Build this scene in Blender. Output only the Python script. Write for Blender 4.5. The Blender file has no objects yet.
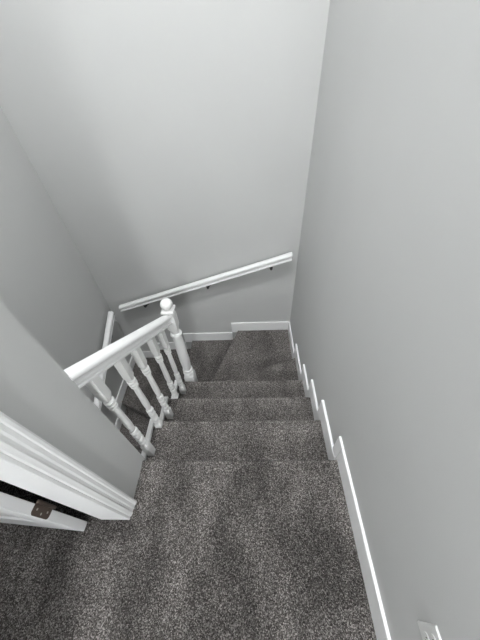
import bpy, bmesh, math, random
from mathutils import Vector, Matrix, noise

random.seed(7)
SC = bpy.context.scene
COL = SC.collection

# ------------------------------------------------------------------ camera
cam_data = bpy.data.cameras.new('camera')
cam = bpy.data.objects.new('camera', cam_data)
COL.objects.link(cam)
cam_data.sensor_fit = 'HORIZONTAL'
cam_data.sensor_width = 36.0
cam_data.lens = 268.4 / 480 * 36.0
cam_data.clip_start = 0.02
cam.matrix_world = Matrix(((0.99886, 0.02397, 0.04119, -0.4607),
                           (0.01147, 0.71794, -0.69602, -0.5179),
                           (-0.04626, 0.69570, 0.71684, 1.5964),
                           (0, 0, 0, 1)))
SC.camera = cam

# ------------------------------------------------------------------ world and exposure
world = bpy.data.worlds.new('world')
SC.world = world
world.use_nodes = True
world.node_tree.nodes['Background'].inputs[0].default_value = (0.8, 0.85, 0.9, 1)
world.node_tree.nodes['Background'].inputs[1].default_value = 0.02
SC.view_settings.view_transform = 'Standard'
SC.view_settings.look = 'None'
SC.view_settings.exposure = 0.27
SC.view_settings.gamma = 1.0
SC.view_settings.use_curve_mapping = False
STAIR_LAMP = (-0.92, 0.05)
HALL_LAMP = (-0.36, -2.95)
STAIR_POWER = 248.0
HALL_POWER = 265.0
ROOM_FILL_POWER = 70.0
ROOM_FILL = (-2.0, -2.0)
LOWER_FILL_POWER = 22.0
LOWER_FILL = (-1.62, -1.1)
LAMP_COLOUR = (0.97, 0.99, 1.0)

# ------------------------------------------------------------------ measures
R = 0.172            # rise of one step
T = 0.258            # going of one step
YB = 1.70            # back wall
WL = 2.072           # left wall of the stairwell
WH = 1.083           # hall wall with the doorway
YH = -0.027          # its corner at the head of the stairs
N0 = -0.040          # nosing of the landing
XS = -1.132          # left edge of the carpet on the straight flight
CEIL = 3.8           # high ceiling over the stairwell
HALL_CEIL = 2.45
LOW = -14 * R
SKH = 0.132          # height of the skirting boards


# ------------------------------------------------------------------ materials
def new_mat(name):
    m = bpy.data.materials.new(name)
    m.use_nodes = True
    nt = m.node_tree
    return m, nt, nt.nodes['Principled BSDF']


def paint(name, col, rough, bump=0.0, scale=300.0, vary=0.0, spec=0.4):
    m, nt, b = new_mat(name)
    b.inputs['Roughness'].default_value = rough
    b.inputs['Specular IOR Level'].default_value = spec
    tc = nt.nodes.new('ShaderNodeTexCoord')
    n = nt.nodes.new('ShaderNodeTexNoise')
    n.inputs['Scale'].default_value = 2.2
    n.inputs['Detail'].default_value = 4
    nt.links.new(tc.outputs['Object'], n.inputs['Vector'])
    ramp = nt.nodes.new('ShaderNodeValToRGB')
    ramp.color_ramp.elements[0].position = 0.3
    ramp.color_ramp.elements[1].position = 0.7
    ramp.color_ramp.elements[0].color = [c * (1 - vary) for c in col] + [1]
    ramp.color_ramp.elements[1].color = [min(1, c * (1 + vary)) for c in col] + [1]
    nt.links.new(n.outputs['Fac'], ramp.inputs['Fac'])
    nt.links.new(ramp.outputs['Color'], b.inputs['Base Color'])
    if bump:
        n2 = nt.nodes.new('ShaderNodeTexNoise')
        n2.inputs['Scale'].default_value = scale
        n2.inputs['Detail'].default_value = 3
        nt.links.new(tc.outputs['Object'], n2.inputs['Vector'])
        bp = nt.nodes.new('ShaderNodeBump')
        bp.inputs['Strength'].default_value = bump
        bp.inputs['Distance'].default_value = 0.002
        nt.links.new(n2.outputs['Fac'], bp.inputs['Height'])
        nt.links.new(bp.outputs['Normal'], b.inputs['Normal'])
    return m


def carpet_material(name, loc, rot, lo, hi):
    m, nt, b = new_mat(name)
    b.inputs['Roughness'].default_value = 0.95
    b.inputs['Specular IOR Level'].default_value = 0.1
    b.inputs['Sheen Weight'].default_value = 0.35
    b.inputs['Sheen Roughness'].default_value = 0.3
    tc = nt.nodes.new('ShaderNodeTexCoord')
    v = nt.nodes.new('ShaderNodeTexVoronoi')
    v.inputs['Scale'].default_value = 300
    nt.links.new(tc.outputs['Object'], v.inputs['Vector'])
    sep = nt.nodes.new('ShaderNodeSeparateColor')
    nt.links.new(v.outputs['Color'], sep.inputs['Color'])
    ramp = nt.nodes.new('ShaderNodeValToRGB')
    cr = ramp.color_ramp
    cr.interpolation = 'LINEAR'
    stops = [(0.0, (0.026, 0.023, 0.0215)), (0.30, (0.060, 0.054, 0.050)), (0.55, (0.10, 0.092, 0.088)),
             (0.80, (0.185, 0.173, 0.166)), (1.0, (0.345, 0.325, 0.310))]
    cr.elements[0].position, cr.elements[0].color = stops[0][0], (*stops[0][1], 1)
    cr.elements[1].position, cr.elements[1].color = stops[-1][0], (*stops[-1][1], 1)
    for p, c in stops[1:-1]:
        e = cr.elements.new(p)
        e.color = (*c, 1)
    nt.links.new(sep.outputs['Red'], ramp.inputs['Fac'])
    # broad tone patches like brushed pile; the landing's dark ones imitate a cast shadow
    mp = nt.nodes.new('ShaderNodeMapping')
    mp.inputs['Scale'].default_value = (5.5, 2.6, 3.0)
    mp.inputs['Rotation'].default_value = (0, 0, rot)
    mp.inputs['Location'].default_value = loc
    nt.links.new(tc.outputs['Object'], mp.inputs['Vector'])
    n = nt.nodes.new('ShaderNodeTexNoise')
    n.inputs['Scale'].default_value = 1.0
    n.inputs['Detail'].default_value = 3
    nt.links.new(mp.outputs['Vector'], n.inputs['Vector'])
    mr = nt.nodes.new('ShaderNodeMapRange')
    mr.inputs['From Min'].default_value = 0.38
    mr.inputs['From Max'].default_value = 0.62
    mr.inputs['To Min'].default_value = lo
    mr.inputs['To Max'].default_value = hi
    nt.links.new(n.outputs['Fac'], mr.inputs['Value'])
    mul = nt.nodes.new('ShaderNodeMix')
    mul.data_type = 'RGBA'
    mul.blend_type = 'MULTIPLY'
    mul.inputs['Factor'].default_value = 1.0
    nt.links.new(ramp.outputs['Color'], mul.inputs['A'])
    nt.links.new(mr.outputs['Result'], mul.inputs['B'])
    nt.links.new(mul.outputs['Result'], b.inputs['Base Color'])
    bp = nt.nodes.new('ShaderNodeBump')
    bp.inputs['Strength'].default_value = 0.3
    bp.inputs['Distance'].default_value = 0.004
    nt.links.new(sep.outputs['Green'], bp.inputs['Height'])
    nt.links.new(bp.outputs['Normal'], b.inputs['Normal'])
    return m


M_WALL = paint('grey_emulsion', (0.57, 0.573, 0.567), 0.75, 0.12, 260, 0.012, 0.25)
M_CEIL = paint('white_ceiling', (0.86, 0.86, 0.85), 0.9, 0.08, 200, 0.01, 0.2)
M_TRIM = paint('white_gloss_trim', (0.90, 0.90, 0.90), 0.45, 0.0, 1, 0.008, 0.35)
M_BAL = paint('white_spindle_paint', (0.87, 0.87, 0.86), 0.38, 0.0, 1, 0.01, 0.45)
M_DOOR = paint('white_door_paint', (0.82, 0.82, 0.825), 0.4, 0.04, 120, 0.01, 0.4)
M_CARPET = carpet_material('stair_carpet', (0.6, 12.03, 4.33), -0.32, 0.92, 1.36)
M_LANDING_SHADED = carpet_material('landing_carpet_shaded', (19.73, 10.67, 3.65), -0.32, 0.50, 1.06)   # darker copy, the viewer's shadow painted into its tone
M_PLASTIC = paint('white_plastic', (0.74, 0.74, 0.73), 0.3, 0, 1, 0.0, 0.5)
M_SLOT = paint('socket_slot', (0.02, 0.02, 0.02), 0.6)
M_BLACK = paint('black_bracket_metal', (0.018, 0.018, 0.02), 0.45, 0.1, 200, 0.0, 0.5)


def metal(name, col, rough):
    m, nt, b = new_mat(name)
    b.inputs['Base Color'].default_value = (*col, 1)
    b.inputs['Metallic'].default_value = 0.85
    b.inputs['Roughness'].default_value = rough
    tc = nt.nodes.new('ShaderNodeTexCoord')
    n = nt.nodes.new('ShaderNodeTexNoise')
    n.inputs['Scale'].default_value = 90
    nt.links.new(tc.outputs['Object'], n.inputs['Vector'])
    mr = nt.nodes.new('ShaderNodeMapRange')
    mr.inputs['To Min'].default_value = rough - 0.08
    mr.inputs['To Max'].default_value = rough + 0.1
    nt.links.new(n.outputs['Fac'], mr.inputs['Value'])
    nt.links.new(mr.outputs['Result'], b.inputs['Roughness'])
    return m


M_BRONZE = metal('bronze_hinge_metal', (0.16, 0.125, 0.105), 0.42)
M_SCREW = metal('screw_metal', (0.62, 0.58, 0.52), 0.3)
M_LAMP, _nt, _b = new_mat('lamp_diffuser')
_b.inputs['Base Color'].default_value = (0.9, 0.9, 0.88, 1)
_b.inputs['Emission Color'].default_value = (*LAMP_COLOUR, 1)
_b.inputs['Emission Strength'].default_value = STAIR_POWER
M_LOWER_FILL = M_LAMP.copy()
M_LOWER_FILL.name = 'lower_fill_diffuser'
M_LOWER_FILL.node_tree.nodes['Principled BSDF'].inputs['Emission Strength'].default_value = LOWER_FILL_POWER
M_ROOM_FILL = M_LAMP.copy()
M_ROOM_FILL.name = 'room_fill_diffuser'
M_ROOM_FILL.node_tree.nodes['Principled BSDF'].inputs['Emission Strength'].default_value = ROOM_FILL_POWER
M_LAMP2 = M_LAMP.copy()
M_LAMP2.name = 'hall_lamp_diffuser'
M_LAMP2.node_tree.nodes['Principled BSDF'].inputs['Emission Strength'].default_value = HALL_POWER


# ------------------------------------------------------------------ object helpers
def obj(name, bm, mat, parent=None, smooth=False, bevel=0.0):
    me = bpy.data.meshes.new(name)
    bmesh.ops.recalc_face_normals(bm, faces=bm.faces)
    bm.to_mesh(me)
    bm.free()
    me.materials.append(mat)
    if smooth:
        for p in me.polygons:
            p.use_smooth = True
    o = bpy.data.objects.new(name, me)
    COL.objects.link(o)
    if bevel:
        mod = o.modifiers.new('bevel', 'BEVEL')
        mod.width = bevel
        mod.segments = 3
        mod.limit_method = 'ANGLE'
        mod.angle_limit = math.radians(35)
        mod.harden_normals = False
    if parent:
        o.parent = parent
        o.matrix_parent_inverse = parent.matrix_basis.inverted()
    return o


def empty(name, loc=(0, 0, 0), rotz=0.0):
    o = bpy.data.objects.new(name, None)
    COL.objects.link(o)
    o.location = loc
    o.rotation_euler = (0, 0, rotz)
    o.empty_display_size = 0.05
    return o


def tag(o, label, cat, group=None, kind=None):
    o['label'] = label
    o['category'] = cat
    if group:
        o['group'] = group
    if kind:
        o['kind'] = kind
    return o


def box(bm, x0, x1, y0, y1, z0, z1):
    vs = [bm.verts.new((x, y, z)) for x in (x0, x1) for y in (y0, y1) for z in (z0, z1)]
    for f in ((0, 1, 3, 2), (4, 6, 7, 5), (0, 4, 5, 1), (2, 3, 7, 6), (0, 2, 6, 4), (1, 5, 7, 3)):
        bm.faces.new([vs[i] for i in f])


def boxes(*bs):
    bm = bmesh.new()
    for b in bs:
        box(bm, *b)
    return bm


def prism(pts, d):
    """closed polygon of 3D points pushed along the vector d"""
    bm = bmesh.new()
    prism_into(bm, pts, d)
    return bm


def prism_into(bm, pts, d):
    d = Vector(d)
    a = [bm.verts.new(p) for p in pts]
    b = [bm.verts.new(Vector(p) + d) for p in pts]
    n = len(pts)
    bm.faces.new(a)
    bm.faces.new(b[::-1])
    for i in range(n):
        bm.faces.new((a[i], a[(i + 1) % n], b[(i + 1) % n], b[i]))


def sweep(profile, A, B, plumb=True):
    """profile (sideways, up) carried from A to B, ends cut plumb"""
    A, B = Vector(A), Vector(B)
    d = (B - A).normalized()
    side = d.cross(Vector((0, 0, 1))).normalized()
    up = Vector((0, 0, 1)) if plumb else side.cross(d)
    k = 1 / math.sqrt(max(1e-6, 1 - d.z * d.z)) if plumb else 1
    return prism([A + side * s + up * (u * k) for s, u in profile], B - A)


def lathe(bm, prof, n=24, c=(0, 0, 0), axis='z'):
    rings = []
    c = Vector(c)
    for r, h in prof:
        ring = []
        for i in range(n):
            a = 2 * math.pi * i / n
            p = (r * math.cos(a), r * math.sin(a), h)
            if axis == 'x':
                p = (h, p[0], p[1])
            elif axis == 'y':
                p = (p[0], h, p[1])
            ring.append(bm.verts.new(c + Vector(p)))
        rings.append(ring)
    for a, b in zip(rings, rings[1:]):
        for i in range(n):
            bm.faces.new((a[i], a[(i + 1) % n], b[(i + 1) % n], b[i]))
    bm.faces.new(rings[0][::-1])
    bm.faces.new(rings[-1])


def loft(bm, secs, n=32, c=(0, 0), slope=0.0):
    """sections (z, half width, squareness 0..1); slope tilts the last section along y"""
    rings = []
    for j, (z, hw, sq) in enumerate(secs):
        ring = []
        for i in range(n):
            a = 2 * math.pi * i / n
            ca, sa = math.cos(a), math.sin(a)
            r = hw * ((1 - sq) + sq / max(abs(ca), abs(sa)))
            zz = z + (slope * r * sa if j == len(secs) - 1 else 0)
            ring.append(bm.verts.new((c[0] + r * ca, c[1] + r * sa, zz)))
        rings.append(ring)
    for a, b in zip(rings, rings[1:]):
        for i in range(n):
            bm.faces.new((a[i], a[(i + 1) % n], b[(i + 1) % n], b[i]))
    bm.faces.new(rings[0][::-1])
    bm.faces.new(rings[-1])


def grid(bm, x0, x1, y0, y1, step):
    nx = max(1, int(round((x1 - x0) / step)))
    ny = max(1, int(round((y1 - y0) / step)))
    vs = [[bm.verts.new((x0 + (x1 - x0) * i / nx, y0 + (y1 - y0) * j / ny, 0)) for j in range(ny + 1)] for i in range(nx + 1)]
    for i in range(nx):
        for j in range(ny):
            bm.faces.new((vs[i][j], vs[i + 1][j], vs[i + 1][j + 1], vs[i][j + 1]))


def carpet(poly, z, noses=(), step=0.005, r=0.011, pile=0.0013):
    """tufted carpet over the convex polygon at height z, rolled over at the nosing edges"""
    bm = bmesh.new()
    xs = [p[0] for p in poly]
    ys = [p[1] for p in poly]
    grid(bm, min(xs), max(xs), min(ys), max(ys), step)
    cx, cy = sum(xs) / len(xs), sum(ys) / len(ys)
    n = len(poly)
    lines = []
    for i in range(n):
        a, b = Vector(poly[i]), Vector(poly[(i + 1) % n])
        d = (b - a).normalized()
        nrm = Vector((d.y, -d.x))
        if nrm.dot(Vector((cx, cy)) - a) > 0:
            nrm = -nrm
        bmesh.ops.bisect_plane(bm, geom=bm.verts[:] + bm.edges[:] + bm.faces[:], dist=1e-5,
                               plane_co=(a.x, a.y, 0), plane_no=(nrm.x, nrm.y, 0), clear_outer=True)
        if i in noses:
            lines.append((a, nrm))
    for v in bm.verts:
        zz = z
        off = Vector((0, 0, 0))
        for a, nrm in lines:
            d = -nrm.dot(Vector((v.co.x, v.co.y)) - a)
            zz += 0.0048 * math.exp(-((d - 0.012) / 0.006) ** 2)     # the pile splays open over the nosing
            if d < r:
                zz -= r - math.sqrt(max(0.0, r * r - (r - max(d, 0)) ** 2))
                off += Vector((nrm.x, nrm.y, 0)) * random.uniform(-pile, pile * 0.6)
        v.co.z = zz + random.uniform(-pile, pile)
        v.co.x += random.uniform(-1, 1) * min(step, 0.009) * 0.28
        v.co.y += random.uniform(-1, 1) * min(step, 0.009) * 0.28
        v.co += off
    # a lip that carries the pile down round each nosing
    for a, nrm in lines:
        edge = [e for e in bm.edges if e.is_boundary and
                all(abs(nrm.dot(Vector((v.co.x, v.co.y)) - a)) < 0.006 and v.co.z < z - r * 0.5 for v in e.verts)]
        ret = bmesh.ops.extrude_edge_only(bm, edges=edge)
        for g in ret['geom']:
            if isinstance(g, bmesh.types.BMVert):
                g.co.z -= 0.02
                g.co.x -= nrm.x * 0.012
                g.co.y -= nrm.y * 0.012
    return bm


def riser(a, b, z0, z1, inset, step=0.010, pile=0.002):
    """upright carpeted face from a to b (plan points), set back along inset"""
    bm = bmesh.new()
    A, B = Vector(a), Vector(b)
    L = (B - A).length
    d = (B - A) / L
    grid(bm, 0, L, z0, z1, step)
    nv = Vector(inset).normalized()
    for v in bm.verts:
        s, h = v.co.x, v.co.y
        p = A + d * s + Vector(inset) + nv * random.uniform(-pile, pile)
        v.co = (p.x, p.y, h)
    return bm


# ------------------------------------------------------------------ the setting
def struct(name, bm, mat, label, cat, parent=None, bevel=0.0, smooth=False):
    o = obj(name, bm, mat, parent, smooth, bevel)
    if not parent:
        tag(o, label, cat, None, 'structure')
    return o


HB = -3.5     # end of the hall behind the camera
RX = -3.1     # far side of the room behind the door
DOOR_Y0, DOOR_Y1, DOOR_H = -1.115, -0.312, 2.04
WT = 0.133    # thickness of the hall wall

struct('wall_right', boxes((0, 0.1, HB, YB + 0.1, LOW, CEIL)), M_WALL, 'long plain grey wall on the right of the stairs', 'wall')
struct('wall_back', boxes((-WL - 0.1, 0, YB, YB + 0.1, LOW, CEIL)), M_WALL, 'tall plain grey wall facing the stairs, with a white handrail across it', 'wall')
struct('wall_left', boxes((-WL - 0.1, -WL, -0.13, YB, LOW, CEIL), (-WL - 0.1, -WL, HB, -0.13, LOW, -0.25)), M_WALL,
       'grey wall on the left of the stairwell, beyond the balustrade', 'wall')
struct('wall_hall', boxes((-WH - WT, -WH, DOOR_Y1 + 0.012, YH, -0.25, CEIL),
                          (-WH - WT, -WH, HB, DOOR_Y0 - 0.012, -0.25, CEIL),
                          (-WH - WT, -WH, DOOR_Y0 - 0.012, DOOR_Y1 + 0.012, DOOR_H + 0.006, CEIL)), M_WALL,
       'grey wall end at the head of the stairs, beside the open doorway', 'wall')
struct('wall_stairwell', boxes((-WL, -WH - WT, -0.13, YH, -0.25, CEIL)), M_WALL, 'grey wall over the lower flight, behind the doorway wall', 'wall')
struct('wall_front', boxes((RX - 0.1, 0.1, HB - 0.1, HB, LOW, CEIL)), M_WALL, 'grey wall closing the hall behind the viewer', 'wall')
struct('wall_room', boxes((RX - 0.1, RX, HB, -0.03, -0.25, CEIL), (RX, -WL - 0.1, -0.13, -0.03, -0.25, CEIL)), M_WALL,
       'grey walls of the dark room behind the open door', 'wall')
struct('ceiling', boxes((RX - 0.1, 0.1, HB - 0.1, YB + 0.1, CEIL, CEIL + 0.1)), M_CEIL, 'white ceiling over the stairs and hall', 'ceiling')

struct('ceiling_hall', boxes((RX, 0, HB, -0.95, HALL_CEIL, CEIL)), M_CEIL, 'lower white ceiling over the hall behind the viewer', 'ceiling')

# carpeted landing, running on through the doorway
fl = carpet([(-WH - 0.002, -1.15), (-0.001, -1.15), (-0.001, N0), (-WH - 0.002, N0)], 0.0, noses=(2,))
for nm, poly, st in (('a', [(-WH, -1.14), (-WH, -0.30), (-2.15, -0.30), (-2.15, -1.14)], 0.009),
                     ('b', [(-WH - WT, -0.30), (-WH - WT, -0.13), (-3.1, -0.13), (-3.1, -0.30)], 0.05),
                     ('c', [(-2.15, -1.14), (-2.15, -0.30), (-3.1, -0.30), (-3.1, -1.14)], 0.05),
                     ('d', [(RX, HB), (-WH, HB), (-WH, -1.14), (RX, -1.14)], 0.06),
                     ('e', [(-WH, HB), (0, HB), (0, -1.15), (-WH, -1.15)], 0.05)):
    part = carpet(poly, 0.0, (), st)
    me = bpy.data.meshes.new('piece')
    part.to_mesh(me)
    part.free()
    fl.from_mesh(me)
    bpy.data.meshes.remove(me)
struct('floor', fl, M_LANDING_SHADED, 'speckled grey-brown carpet on the landing at the top of the stairs', 'floor')
struct('floor_slab', boxes((RX, -WH - WT, HB, -0.13, -0.25, -0.02), (-WH - WT, -WH, DOOR_Y0, DOOR_Y1, -0.25, -0.02),
                           (-WH, 0, HB, N0 - 0.03, -0.25, -0.02)), M_CEIL, 'underside of the upper floor', 'floor')
lf = bmesh.new()
box(lf, -WL, 0, HB, YB, LOW - 0.1, LOW)
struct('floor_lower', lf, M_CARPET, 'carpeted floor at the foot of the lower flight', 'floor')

# ------------------------------------------------------------------ the staircase
HUB = (-1.135, 0.765)
stairs = tag(empty('staircase', (-0.56, 0, -3 * R)), 'staircase in speckled grey-brown carpet turning left at the bottom', 'staircase')
XR = -0.008
N = [N0, T, 2 * T, 3 * T]
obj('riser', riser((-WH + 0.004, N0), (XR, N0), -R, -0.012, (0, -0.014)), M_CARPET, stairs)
for k in (1, 2, 3):
    if k == 1:      # cut round the wall end
        outline = [(XS, YH + 0.005), (XR, YH + 0.005), (XR, N[1]), (XS, N[1])]
    else:
        outline = [(XS, N[k - 1] - 0.03), (XR, N[k - 1] - 0.03), (XR, N[k]), (XS, N[k])]
    tb = carpet(outline, -k * R, noses=(2,))
    if k == 1:
        strip = carpet([(-WH + 0.006, N0 - 0.03), (XR, N0 - 0.03), (XR, YH + 0.006), (-WH + 0.006, YH + 0.006)], -R)
        me = bpy.data.meshes.new('piece')
        strip.to_mesh(me)
        strip.free()
        tb.from_mesh(me)
        bpy.data.meshes.remove(me)
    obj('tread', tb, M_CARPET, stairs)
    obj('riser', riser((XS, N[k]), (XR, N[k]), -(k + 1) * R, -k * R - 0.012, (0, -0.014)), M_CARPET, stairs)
yb = YB - 0.012
w1 = (XR, 1.146)             # nosing of the first winder at the right wall
w2 = (-0.628, yb)            # nosing of the second winder at the back wall
W3X = -1.225
w4 = (-1.745, yb)
w5 = (-WL + 0.010, 1.015)
HUB2 = (-1.225, 0.64)


def line_to(h, p, y):
    t = (y - h[1]) / (p[1] - h[1])
    return (h[0] + (p[0] - h[0]) * t, y)


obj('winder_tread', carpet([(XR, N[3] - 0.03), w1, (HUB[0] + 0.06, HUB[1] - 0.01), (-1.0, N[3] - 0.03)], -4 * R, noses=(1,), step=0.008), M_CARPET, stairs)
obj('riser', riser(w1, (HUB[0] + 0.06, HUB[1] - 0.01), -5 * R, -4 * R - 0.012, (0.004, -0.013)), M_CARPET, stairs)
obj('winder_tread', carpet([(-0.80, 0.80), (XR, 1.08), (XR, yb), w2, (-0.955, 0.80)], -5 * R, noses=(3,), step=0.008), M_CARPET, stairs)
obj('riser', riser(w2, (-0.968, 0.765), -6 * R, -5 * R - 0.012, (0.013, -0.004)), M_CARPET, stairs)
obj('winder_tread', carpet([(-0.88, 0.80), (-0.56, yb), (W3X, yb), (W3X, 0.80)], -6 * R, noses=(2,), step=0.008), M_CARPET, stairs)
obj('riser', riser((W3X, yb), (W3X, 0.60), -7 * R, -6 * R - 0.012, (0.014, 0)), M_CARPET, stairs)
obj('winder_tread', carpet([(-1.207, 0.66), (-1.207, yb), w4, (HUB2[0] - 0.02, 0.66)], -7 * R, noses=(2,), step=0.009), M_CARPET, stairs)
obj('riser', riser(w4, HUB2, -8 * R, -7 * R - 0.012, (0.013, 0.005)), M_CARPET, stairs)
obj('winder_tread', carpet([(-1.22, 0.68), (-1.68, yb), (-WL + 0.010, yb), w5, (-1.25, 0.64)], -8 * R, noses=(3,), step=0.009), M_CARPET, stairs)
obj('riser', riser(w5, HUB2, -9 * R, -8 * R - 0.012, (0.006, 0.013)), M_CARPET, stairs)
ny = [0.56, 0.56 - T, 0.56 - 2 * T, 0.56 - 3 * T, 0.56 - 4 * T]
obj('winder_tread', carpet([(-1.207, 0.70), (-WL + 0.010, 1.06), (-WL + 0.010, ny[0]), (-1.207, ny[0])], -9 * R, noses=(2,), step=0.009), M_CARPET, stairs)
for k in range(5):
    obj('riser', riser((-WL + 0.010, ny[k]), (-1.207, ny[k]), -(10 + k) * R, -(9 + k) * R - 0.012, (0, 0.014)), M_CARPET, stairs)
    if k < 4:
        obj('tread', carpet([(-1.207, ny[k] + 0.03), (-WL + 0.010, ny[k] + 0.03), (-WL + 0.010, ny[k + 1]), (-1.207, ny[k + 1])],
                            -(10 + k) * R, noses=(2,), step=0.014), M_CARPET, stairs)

# cut string on the open side of the straight flight: white, stepping up just proud of the carpet
SX0, SX1 = -1.164, -1.132
prof = [(YH + 0.002, -R * 1.9), (YH + 0.002, -R + 0.012)]
prof[1] = (YH + 0.002, -R + 0.022)
for k in (1, 2, 3):
    prof.append((N[k] + 0.006, -k * R + 0.022))
    if k < 3:
        prof.append((N[k] + 0.006, -(k + 1) * R + 0.022))
prof += [(N[3] + 0.006, -4 * R - 0.15), (N[3] - 0.1, -4 * R - 0.15)]
obj('string_board', prism([(SX0, y, z) for y, z in prof], (SX1 - SX0, 0, 0)), M_TRIM, stairs, bevel=0.003)
struct('wall_spandrel', prism([(-1.20, -0.027, LOW), (-1.20, -0.027, -R * 1.9 - 0.006), (-1.20, 0.674, -4 * R - 0.156), (-1.20, 0.77, -4 * R - 0.156), (-1.20, 0.77, LOW)],
                              (0.06, 0, 0)), M_WALL, 'grey wall below the open side of the upper flight', 'wall')
struct('wall_lower', boxes((-1.20, -1.14, HB, -0.027, LOW, -0.25)), M_WALL, 'grey wall beside the foot of the lower flight', 'wall')

# ------------------------------------------------------------------ skirting boards
BT = 0.016
DH = 0.074


def sk_poly(y0, y1, ztop, y2, z2, zbot):
    return [(y0, zbot), (y0, ztop), (y1, ztop), (y1, z2), (y2, z2), (y2, zbot)]


base = struct('baseboard_right', boxes((-0.0135, 0, HB, N0 + 0.01, -0.01, SKH)), M_TRIM,
              'white baseboard along the landing and stepping down the right wall', 'baseboard', bevel=0.004)
obj('skirting_end', boxes((-0.0135, 0, N0 + 0.010, N0 + DH, -R + SKH - 0.02, SKH)), M_TRIM, base, bevel=0.003)
y_prev = N0 + DH
for k in (1, 2, 3):
    yk = k * T + DH
    pts = [(y_prev - 0.10, -k * R - 0.01), (y_prev - 0.10, -k * R + SKH), (yk, -k * R + SKH), (yk, -(k + 1) * R + SKH - 0.02),
           (yk - 0.09, -(k + 1) * R + SKH - 0.02), (yk - 0.09, -k * R - 0.01)]
    obj('skirting_step', prism([(-BT, y, z) for y, z in pts], (BT, 0, 0)), M_TRIM, base, bevel=0.003)
    y_prev = yk
yk = 1.146 + DH
pts = [(y_prev - 0.10, -4 * R - 0.01), (y_prev - 0.10, -4 * R + SKH), (yk, -4 * R + SKH), (yk, -5 * R + SKH - 0.02), (yk - 0.09, -5 * R + SKH - 0.02), (yk - 0.09, -4 * R - 0.01)]
obj('skirting_step', prism([(-BT, y, z) for y, z in pts], (BT, 0, 0)), M_TRIM, base, bevel=0.003)
obj('skirting_step', boxes((-BT, 0, yk - 0.05, YB, -5 * R - 0.01, -5 * R + SKH - 0.006)), M_TRIM, base, bevel=0.003)

bb = struct('baseboard_back', boxes((-0.70, -BT, YB - BT, YB, -5 * R - 0.03, -5 * R + SKH)), M_TRIM,
            'white baseboard stepping down along the foot of the back wall', 'baseboard', bevel=0.003)
obj('skirting_step', boxes((-1.315, -0.70, YB - BT, YB, -6 * R - 0.03, -6 * R + SKH)), M_TRIM, bb, bevel=0.003)
obj('skirting_step', boxes((-1.80, -1.315, YB - BT, YB, -7 * R - 0.03, -7 * R + SKH)), M_TRIM, bb, bevel=0.003)
obj('skirting_step', boxes((-WL, -1.80, YB - BT, YB, -8 * R - 0.03, -8 * R + SKH)), M_TRIM, bb, bevel=0.003)
bl = struct('baseboard_left', boxes((-WL, -WL + BT, 0.93, YB - BT, -8 * R - 0.02, -8 * R + SKH)), M_TRIM,
            'white baseboard stepping down the left wall beyond the balusters', 'baseboard', bevel=0.003)
obj('skirting_step', boxes((-WL, -WL + BT, ny[0] - 0.07, 0.93, -9 * R - 0.02, -9 * R + SKH)), M_TRIM, bl, bevel=0.003)
for k in range(3):
    obj('skirting_step', boxes((-WL, -WL + BT, ny[k + 1] - 0.07, ny[k] - 0.07, -(10 + k) * R - 0.02, -(10 + k) * R + SKH)), M_TRIM, bl, bevel=0.003)

# ------------------------------------------------------------------ balustrade
RAIL_HALF = [(-0.000, -0.040), (0.024, -0.040), (0.030, -0.037), (0.031, -0.026), (0.028, -0.023), (0.018, -0.021), (0.0150, -0.013), (0.0160, -0.003),
             (0.025, 0.006), (0.033, 0.010), (0.036, 0.017), (0.0355, 0.025), (0.031, 0.033), (0.022, 0.039), (0.010, 0.042), (0, 0.0425)]
RAIL_HALF = [(a * 0.94, b * 0.94) for a, b in RAIL_HALF]
RAIL = RAIL_HALF + [(-a, b) for a, b in RAIL_HALF[-2:0:-1]]


def xb(y):
    return -1.108 + 0.062 * y


NX, NY = -1.034, 0.825
RA = Vector((xb(YH), YH, 0.800))
RB = Vector((NX - 0.015, NY - 0.030, 0.262))


def rail_z(y):
    return RA.z + (RB.z - RA.z) * (y - RA.y) / (RB.y - RA.y)


ban = tag(empty('balustrade', (-1.09, 0.4, -2 * R)), 'white wooden balustrade with turned balusters on the open side of the stairs', 'balustrade')
hr = obj('handrail', sweep(RAIL, RA, RB), M_TRIM, ban, bevel=0.0015)
slope = (RB.z - RA.z) / (RB.y - RA.y)


def baluster(y, ztread):
    bm = bmesh.new()
    zu = rail_z(y) - 0.033
    q = 0.0205
    g = 0.0115
    s = [(ztread + 0.0066, q, 1), (zu - 0.734, q, 1), (zu - 0.728, q * 0.96, 0.8), (zu - 0.722, 0.0150, 0.0), (zu - 0.714, 0.0125, 0)]

    def bead(z0, z1, rad):
        zc, h = (z0 + z1) / 2, (z1 - z0) / 2
        return [(z0, g, 0), (z0 + 0.0005, rad * 0.88, 0), (zc - h * 0.5, rad * 0.985, 0), (zc, rad, 0), (zc + h * 0.5, rad * 0.985, 0), (z1 - 0.0005, rad * 0.88, 0), (z1, g, 0)]
    for zz in (0.708, 0.658, 0.608, 0.560):
        s += bead(zu - zz, zu - zz + 0.034, 0.0225)
    s += [(zu - 0.518, 0.0145, 0), (zu - 0.48, 0.0180, 0), (zu - 0.44, 0.0188, 0), (zu - 0.37, 0.0174, 0),
          (zu - 0.30, 0.0164, 0), (zu - 0.275, 0.0148, 0)]
    s += bead(zu - 0.262, zu - 0.249, 0.0225) + bead(zu - 0.237, zu - 0.223, 0.0245) + bead(zu - 0.211, zu - 0.197, 0.0245)
    s += [(zu - 0.192, 0.0150, 0), (zu - 0.180, 0.0200, 0.3), (zu - 0.168, q * 0.98, 0.85), (zu - 0.160, q, 1), (zu, q, 1)]
    loft(bm, s, 32, (xb(y), y), slope)
    return bm


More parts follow.
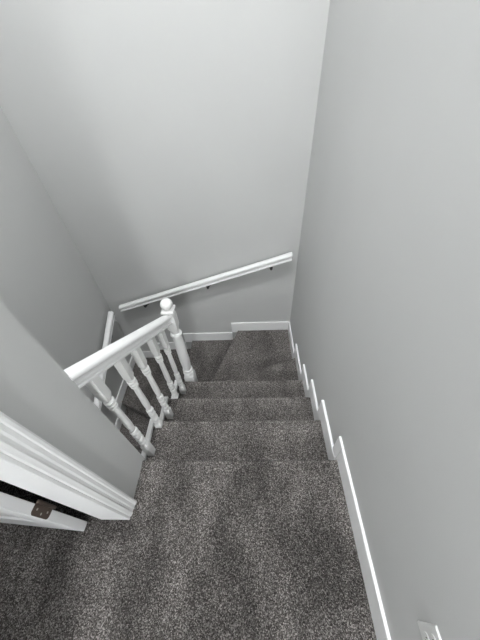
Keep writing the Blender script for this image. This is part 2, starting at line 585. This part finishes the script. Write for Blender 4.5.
for y, k in ((0.052, 1), (0.226, 1), (0.363, 2), (0.530, 2), (0.664, 3)):
    o = obj('baluster', baluster(y, -k * R), M_BAL, ban, True)
    o.modifiers.new('edges', 'EDGE_SPLIT').split_angle = math.radians(40)

bm = bmesh.new()
q = 0.043
nz = -4 * R + 0.011
loft(bm, [(nz, q, 1), (-0.475, q, 1), (-0.465, q * 0.97, 0.85), (-0.455, 0.034, 0.1), (-0.450, 0.033, 0), (-0.448, 0.040, 0), (-0.440, 0.046, 0), (-0.428, 0.047, 0),
          (-0.418, 0.044, 0), (-0.414, 0.034, 0), (-0.404, 0.034, 0), (-0.402, 0.041, 0), (-0.392, 0.044, 0), (-0.382, 0.042, 0),
          (-0.378, 0.034, 0), (-0.350, 0.037, 0), (-0.25, 0.0415, 0), (-0.10, 0.0405, 0), (0.02, 0.037, 0), (0.070, 0.034, 0),
          (0.074, 0.041, 0), (0.086, 0.0455, 0), (0.098, 0.041, 0), (0.102, 0.030, 0), (0.118, 0.029, 0.0), (0.145, 0.034, 0.5), (0.165, 0.036, 1),
          (0.285, 0.036, 1), (0.292, 0.034, 1)], 40, (NX, NY))
nw = obj('newel_post', bm, M_BAL, ban, True)
nw.modifiers.new('edges', 'EDGE_SPLIT').split_angle = math.radians(40)
bm = bmesh.new()
loft(bm, [(0.290, 0.031, 1), (0.308, 0.031, 1), (0.318, 0.036, 1), (0.330, 0.043, 1), (0.340, 0.043, 1), (0.344, 0.036, 0.8), (0.347, 0.022, 0), (0.352, 0.019, 0)], 40, (NX, NY))
cap = obj('newel_cap', bm, M_BAL, nw, True)
cap.modifiers.new('edges', 'EDGE_SPLIT').split_angle = math.radians(40)
bm = bmesh.new()
br = 0.042
zc = 0.385
ballp = [(0.017, 0.343), (0.019, 0.347)] + [(br * math.cos(a), zc + br * math.sin(a)) for a in [math.radians(-62 + 150 * i / 18) for i in range(19)]]
lathe(bm, ballp, 32, (NX, NY, 0))
obj('ball_finial', bm, M_BAL, nw, True)


# ------------------------------------------------------------------ wall handrails on black brackets
def bracket(t, p, out, parent):
    """p: point under the rail; out: unit vector from wall to rail"""
    p = Vector(p)
    out = Vector(out)
    reach = 0.070
    bm = bmesh.new()
    ax = 'y' if abs(out.y) > 0.5 else 'x'
    s = out.y if ax == 'y' else out.x
    wall = p - out * reach
    rose = wall + Vector((0, 0, -0.045))
    lathe(bm, [(0.024, 0.0), (0.024, s * 0.004), (0.018, s * 0.008), (0.010, s * 0.010)], 20, rose, ax)
    pts = [rose + out * 0.006, rose + out * 0.040, rose + out * 0.066 + Vector((0, 0, 0.008)), p + out * 0.004 + Vector((0, 0, -0.016)), p + out * 0.004]
    n = 10
    rings = []
    for i, c in enumerate(pts):
        d = (pts[min(i + 1, len(pts) - 1)] - pts[max(i - 1, 0)]).normalized()
        side = Vector((0, 0, 1)).cross(out).normalized()
        up = d.cross(side)
        rings.append([bm.verts.new(c + side * 0.013 * math.cos(2 * math.pi * j / n) + up * 0.013 * math.sin(2 * math.pi * j / n)) for j in range(n)])
    for a, b in zip(rings, rings[1:]):
        for j in range(n):
            bm.faces.new((a[j], a[(j + 1) % n], b[(j + 1) % n], b[j]))
    bm.faces.new(rings[0])
    bm.faces.new(rings[-1])
    # saddle plate screwed to the underside of the rail
    side = Vector((0, 0, 1)).cross(out).normalized()
    a = [p + side * sx * 0.032 + out * so * 0.012 for sx, so in ((-1, -1), (1, -1), (1, 1), (-1, 1))]
    prism_into(bm, [c + Vector((0, 0, t * (c - p).dot(side))) for c in a], (0, 0, 0.006))
    o = obj('bracket', bm, M_BLACK, parent, True)
    o.modifiers.new('edges', 'EDGE_SPLIT').split_angle = math.radians(40)
    return o


def wall_rail(A, B, out, label, spots):
    A, B = Vector(A), Vector(B)
    root = tag(empty('wall_handrail', (A + B) / 2), label, 'handrail')
    obj('rail', sweep([(a * 0.92, b * 0.92) for a, b in RAIL], A, B), M_TRIM, root, bevel=0.0015)
    d = B - A
    side = Vector((0, 0, 1)).cross(Vector(out)).normalized()
    t = d.z / d.dot(side)
    for s in spots:
        p = A + d * s + Vector((0, 0, -0.042))
        bracket(t, p, out, root)
    return root


RY = YB - 0.070
wall_rail((-1.905, RY, -0.386), (-0.072, RY, 0.212), (0, -1, 0), 'long white handrail sloping across the grey back wall above the winders',
          (0.155, 0.55, 0.90))
RXL = -WL + 0.070
wall_rail((RXL, 1.585, -0.420), (RXL, -0.02, -1.18), (1, 0, 0), 'white handrail going down the left wall, seen behind the balusters', (0.12, 0.5, 0.85))

# ------------------------------------------------------------------ doorway: casing, lining, door
CAS_W = 1.0
CAS = [(0.0, 0.0), (0.0, 0.018), (0.006, 0.020), (0.014, 0.019), (0.018, 0.015), (0.030, 0.0145), (0.036, 0.012), (0.044, 0.012), (0.050, 0.0145),
       (0.056, 0.012), (0.062, 0.010), (0.066, 0.006), (0.067, 0.0)]


def casing(zlo, zhi, yedge, s):
    return [(-WH + d, yedge + s * w, zlo) for w, d in CAS]


bm = bmesh.new()
prism_into(bm, casing(0, DOOR_H + 0.072, -0.234, -1), (0, 0, DOOR_H + 0.072))
prism_into(bm, casing(0, DOOR_H + 0.072, DOOR_Y0 - 0.086, 1), (0, 0, DOOR_H + 0.072))
prism_into(bm, [(-WH + d, DOOR_Y0 - 0.014, DOOR_H + 0.086 - w) for w, d in CAS], (0, DOOR_Y1 - DOOR_Y0 + 0.028, 0))
# same casing on the room side
prism_into(bm, [(-WH - WT - d, -0.234 - w, 0) for w, d in CAS], (0, 0, DOOR_H + 0.072))
prism_into(bm, [(-WH - WT - d, DOOR_Y0 - 0.086 + w, 0) for w, d in CAS], (0, 0, DOOR_H + 0.072))
prism_into(bm, [(-WH - WT - d, DOOR_Y0 - 0.014, DOOR_H + 0.086 - w) for w, d in CAS], (0, DOOR_Y1 - DOOR_Y0 + 0.028, 0))
trim = struct('trim_1', bm, M_TRIM, 'white moulded door casing on the grey wall end', 'door casing')
JB = 0.016
LX0, LX1 = -WH - WT - 0.004, -WH + 0.006
jm = boxes((LX0, LX1, DOOR_Y1, DOOR_Y1 + 0.012, 0, DOOR_H), (LX0, LX1, DOOR_Y0 - 0.012, DOOR_Y0, 0, DOOR_H),
           (LX0, LX1, DOOR_Y0 - 0.012, DOOR_Y1 + 0.012, DOOR_H, DOOR_H + 0.006))
obj('door_lining', jm, M_TRIM, trim, bevel=0.002)

# door: local x from the hinge edge, y across the thickness (face towards the hall at y = 0)
DANG = math.radians(180 - 4.2)
DW, DT, DH2 = 0.76, 0.038, 2.01
door = tag(empty('door_1', (-1.280, -0.360, 0.012), DANG), 'open white panelled door with a bronze hinge on its edge, beside the doorway', 'door', None, 'structure')


def dobj(name, bm, mat, par=None, bevel=0.0, smooth=False):
    o = obj(name, bm, mat, None, smooth, bevel)
    o.parent = par or door
    return o


st = 0.105
rails = [(0, 0.22), (0.86, 1.02), (DH2 - 0.115, DH2)]
bm = bmesh.new()
# local y runs to -y of the world after the turn, so the thickness goes to negative y
box(bm, 0, st, -DT, 0, 0, DH2)
box(bm, DW - st, DW, -DT, 0, 0, DH2)
for a, b in rails:
    box(bm, st, DW - st, -DT, 0, a, b)
dobj('door_frame', bm, M_DOOR, bevel=0.003)
for a, b in ((0.22, 0.86), (1.02, DH2 - 0.115)):
    bm = bmesh.new()
    box(bm, st, DW - st, -DT + 0.012, -0.012, a, b)
    for s, y0 in ((1, -0.012), (-1, -DT + 0.012)):
        i0, i1 = 0.035, 0.075
        o0 = [(st + i0, a + i0), (DW - st - i0, a + i0), (DW - st - i0, b - i0), (st + i0, b - i0)]
        o1 = [(st + i1, a + i1), (DW - st - i1, a + i1), (DW - st - i1, b - i1), (st + i1, b - i1)]
        A = [bm.verts.new((x, y0 - s * 0.001, z)) for x, z in o0]
        B = [bm.verts.new((x, y0 + s * 0.009, z)) for x, z in o1]
        bm.faces.new(B)
        for i in range(4):
            bm.faces.new((A[i], A[(i + 1) % 4], B[(i + 1) % 4], B[i]))
    dobj('door_panel', bm, M_DOOR)
for hz in (0.375, 1.72):
    bm = bmesh.new()
    # leaf let into the hinge edge of the door, rounded corners
    pts = []
    y0, y1, h = -DT - 0.003, -0.003, 0.056
    rr = 0.013
    for cz, a0 in ((-h + rr, -90), (h - rr, 0)):
        for i in range(6):
            a = math.radians(a0 + 18 * i)
            pts.append((-0.0005, y1 - rr + rr * math.cos(a), hz + cz + rr * math.sin(a)))
    pts += [(-0.0005, y0, hz + h), (-0.0005, y0, hz - h)]
    prism_into(bm, pts, (-0.0025, 0, 0))
    hg = dobj('hinge', bm, M_BRONZE)
    bm = bmesh.new()
    lathe(bm, [(0.003, hz - h - 0.006), (0.0065, hz - h - 0.002), (0.0065, hz + h + 0.002), (0.003, hz + h + 0.006)], 16, (-0.008, -DT - 0.007, 0))
    k = obj('hinge_knuckle', bm, M_BRONZE, None, True)
    k.parent = hg
    bm = bmesh.new()
    for dz, dy in ((-0.034, -0.024), (0, -0.014), (0.034, -0.024)):
        lathe(bm, [(0.0042, -0.0028), (0.0042, -0.0036), (0.002, -0.0042)], 12, (0, dy, hz + dz), 'x')
    k = obj('hinge_screw', bm, M_SCREW, None, True)
    k.parent = hg
bm = bmesh.new()
lathe(bm, [(0.026, 0.0), (0.026, 0.006), (0.012, 0.010), (0.012, 0.035), (0.024, 0.042), (0.028, 0.055), (0.022, 0.066), (0.008, 0.070)], 24, (DW - 0.06, 0, 0.95), 'y')
lathe(bm, [(0.026, -DT), (0.026, -DT - 0.006), (0.012, -DT - 0.010), (0.012, -DT - 0.035), (0.024, -DT - 0.042), (0.028, -DT - 0.055), (0.022, -DT - 0.066), (0.008, -DT - 0.070)],
      24, (DW - 0.06, 0, 0.95), 'y')
dobj('door_knob', bm, M_BRONZE, None, 0, True)

# ------------------------------------------------------------------ wall socket by the landing
PY, PZ = -0.630, 0.473
so = tag(empty('wall_outlet', (0, PY, PZ)), 'white wall outlet plate low on the right wall beside the landing', 'outlet')
bm = bmesh.new()
hw, hh = 0.0355, 0.057
a = [(-0.0005, PY - hw, PZ - hh), (-0.0005, PY + hw, PZ - hh), (-0.0005, PY + hw, PZ + hh), (-0.0005, PY - hw, PZ + hh)]
b = [(-0.0060, PY - hw + 0.003, PZ - hh + 0.003), (-0.0060, PY + hw - 0.003, PZ - hh + 0.003), (-0.0060, PY + hw - 0.003, PZ + hh - 0.003), (-0.0060, PY - hw + 0.003, PZ + hh - 0.003)]
A = [bm.verts.new(p) for p in a]
B = [bm.verts.new(p) for p in b]
bm.faces.new(A[::-1])
bm.faces.new(B)
for i in range(4):
    bm.faces.new((A[i], A[(i + 1) % 4], B[(i + 1) % 4], B[i]))
obj('cover_plate', bm, M_PLASTIC, so, bevel=0.0015)
for dz in (-0.0195, 0.0195):
    bm = bmesh.new()
    pts = []
    for i in range(28):
        a = 2 * math.pi * i / 28
        pts.append((-0.0055, PY + 0.0172 * math.cos(a), PZ + dz + max(-0.0135, min(0.0135, 0.0172 * math.sin(a)))))
    prism_into(bm, pts, (-0.0025, 0, 0))
    rc = obj('receptacle', bm, M_PLASTIC, so)
    bm = boxes((-0.0083, -0.0078, PY - 0.0075, PY - 0.0055, PZ + dz - 0.002, PZ + dz + 0.006), (-0.0083, -0.0078, PY + 0.0055, PY + 0.0075, PZ + dz - 0.001, PZ + dz + 0.006))
    lathe(bm, [(0.0024, -0.0078), (0.0024, -0.0083)], 12, (0, PY, PZ + dz - 0.007), 'x')
    obj('slot', bm, M_SLOT, rc)
bm = bmesh.new()
lathe(bm, [(0.0032, -0.0058), (0.0032, -0.0066), (0.0015, -0.0072)], 14, (0, PY, PZ), 'x')
obj('screw', bm, M_SCREW, so, True)


# ------------------------------------------------------------------ ceiling lamps, two of them added as fill
def ceiling_lamp(x, y, top, mat, label):
    root = tag(empty('ceiling_light', (x, y, top)), label, 'lamp')
    bm = bmesh.new()
    lathe(bm, [(0.165, top), (0.165, top - 0.018), (0.150, top - 0.024)], 32, (x, y, 0))
    obj('lamp_base', bm, M_TRIM, root, True)
    bm = bmesh.new()
    lathe(bm, [(0.148, top - 0.025), (0.143, top - 0.045), (0.120, top - 0.068), (0.08, top - 0.082), (0.02, top - 0.088)], 32, (x, y, 0))
    obj('diffuser', bm, mat, root, True)


ceiling_lamp(*STAIR_LAMP, CEIL, M_LAMP, 'round white ceiling lamp over the head of the stairs')
ceiling_lamp(*HALL_LAMP, HALL_CEIL, M_LAMP2, 'round white ceiling lamp in the hall behind the viewer')
ceiling_lamp(*LOWER_FILL, -0.25, M_LOWER_FILL, 'added unseen fill lamp over the lower flight, under the upper floor')  # added fill light that brightens the bottom of the stairwell
ceiling_lamp(*ROOM_FILL, HALL_CEIL, M_ROOM_FILL, 'added unseen fill lamp in the room behind the open door')  # added fill light for the carpet beyond the doorway
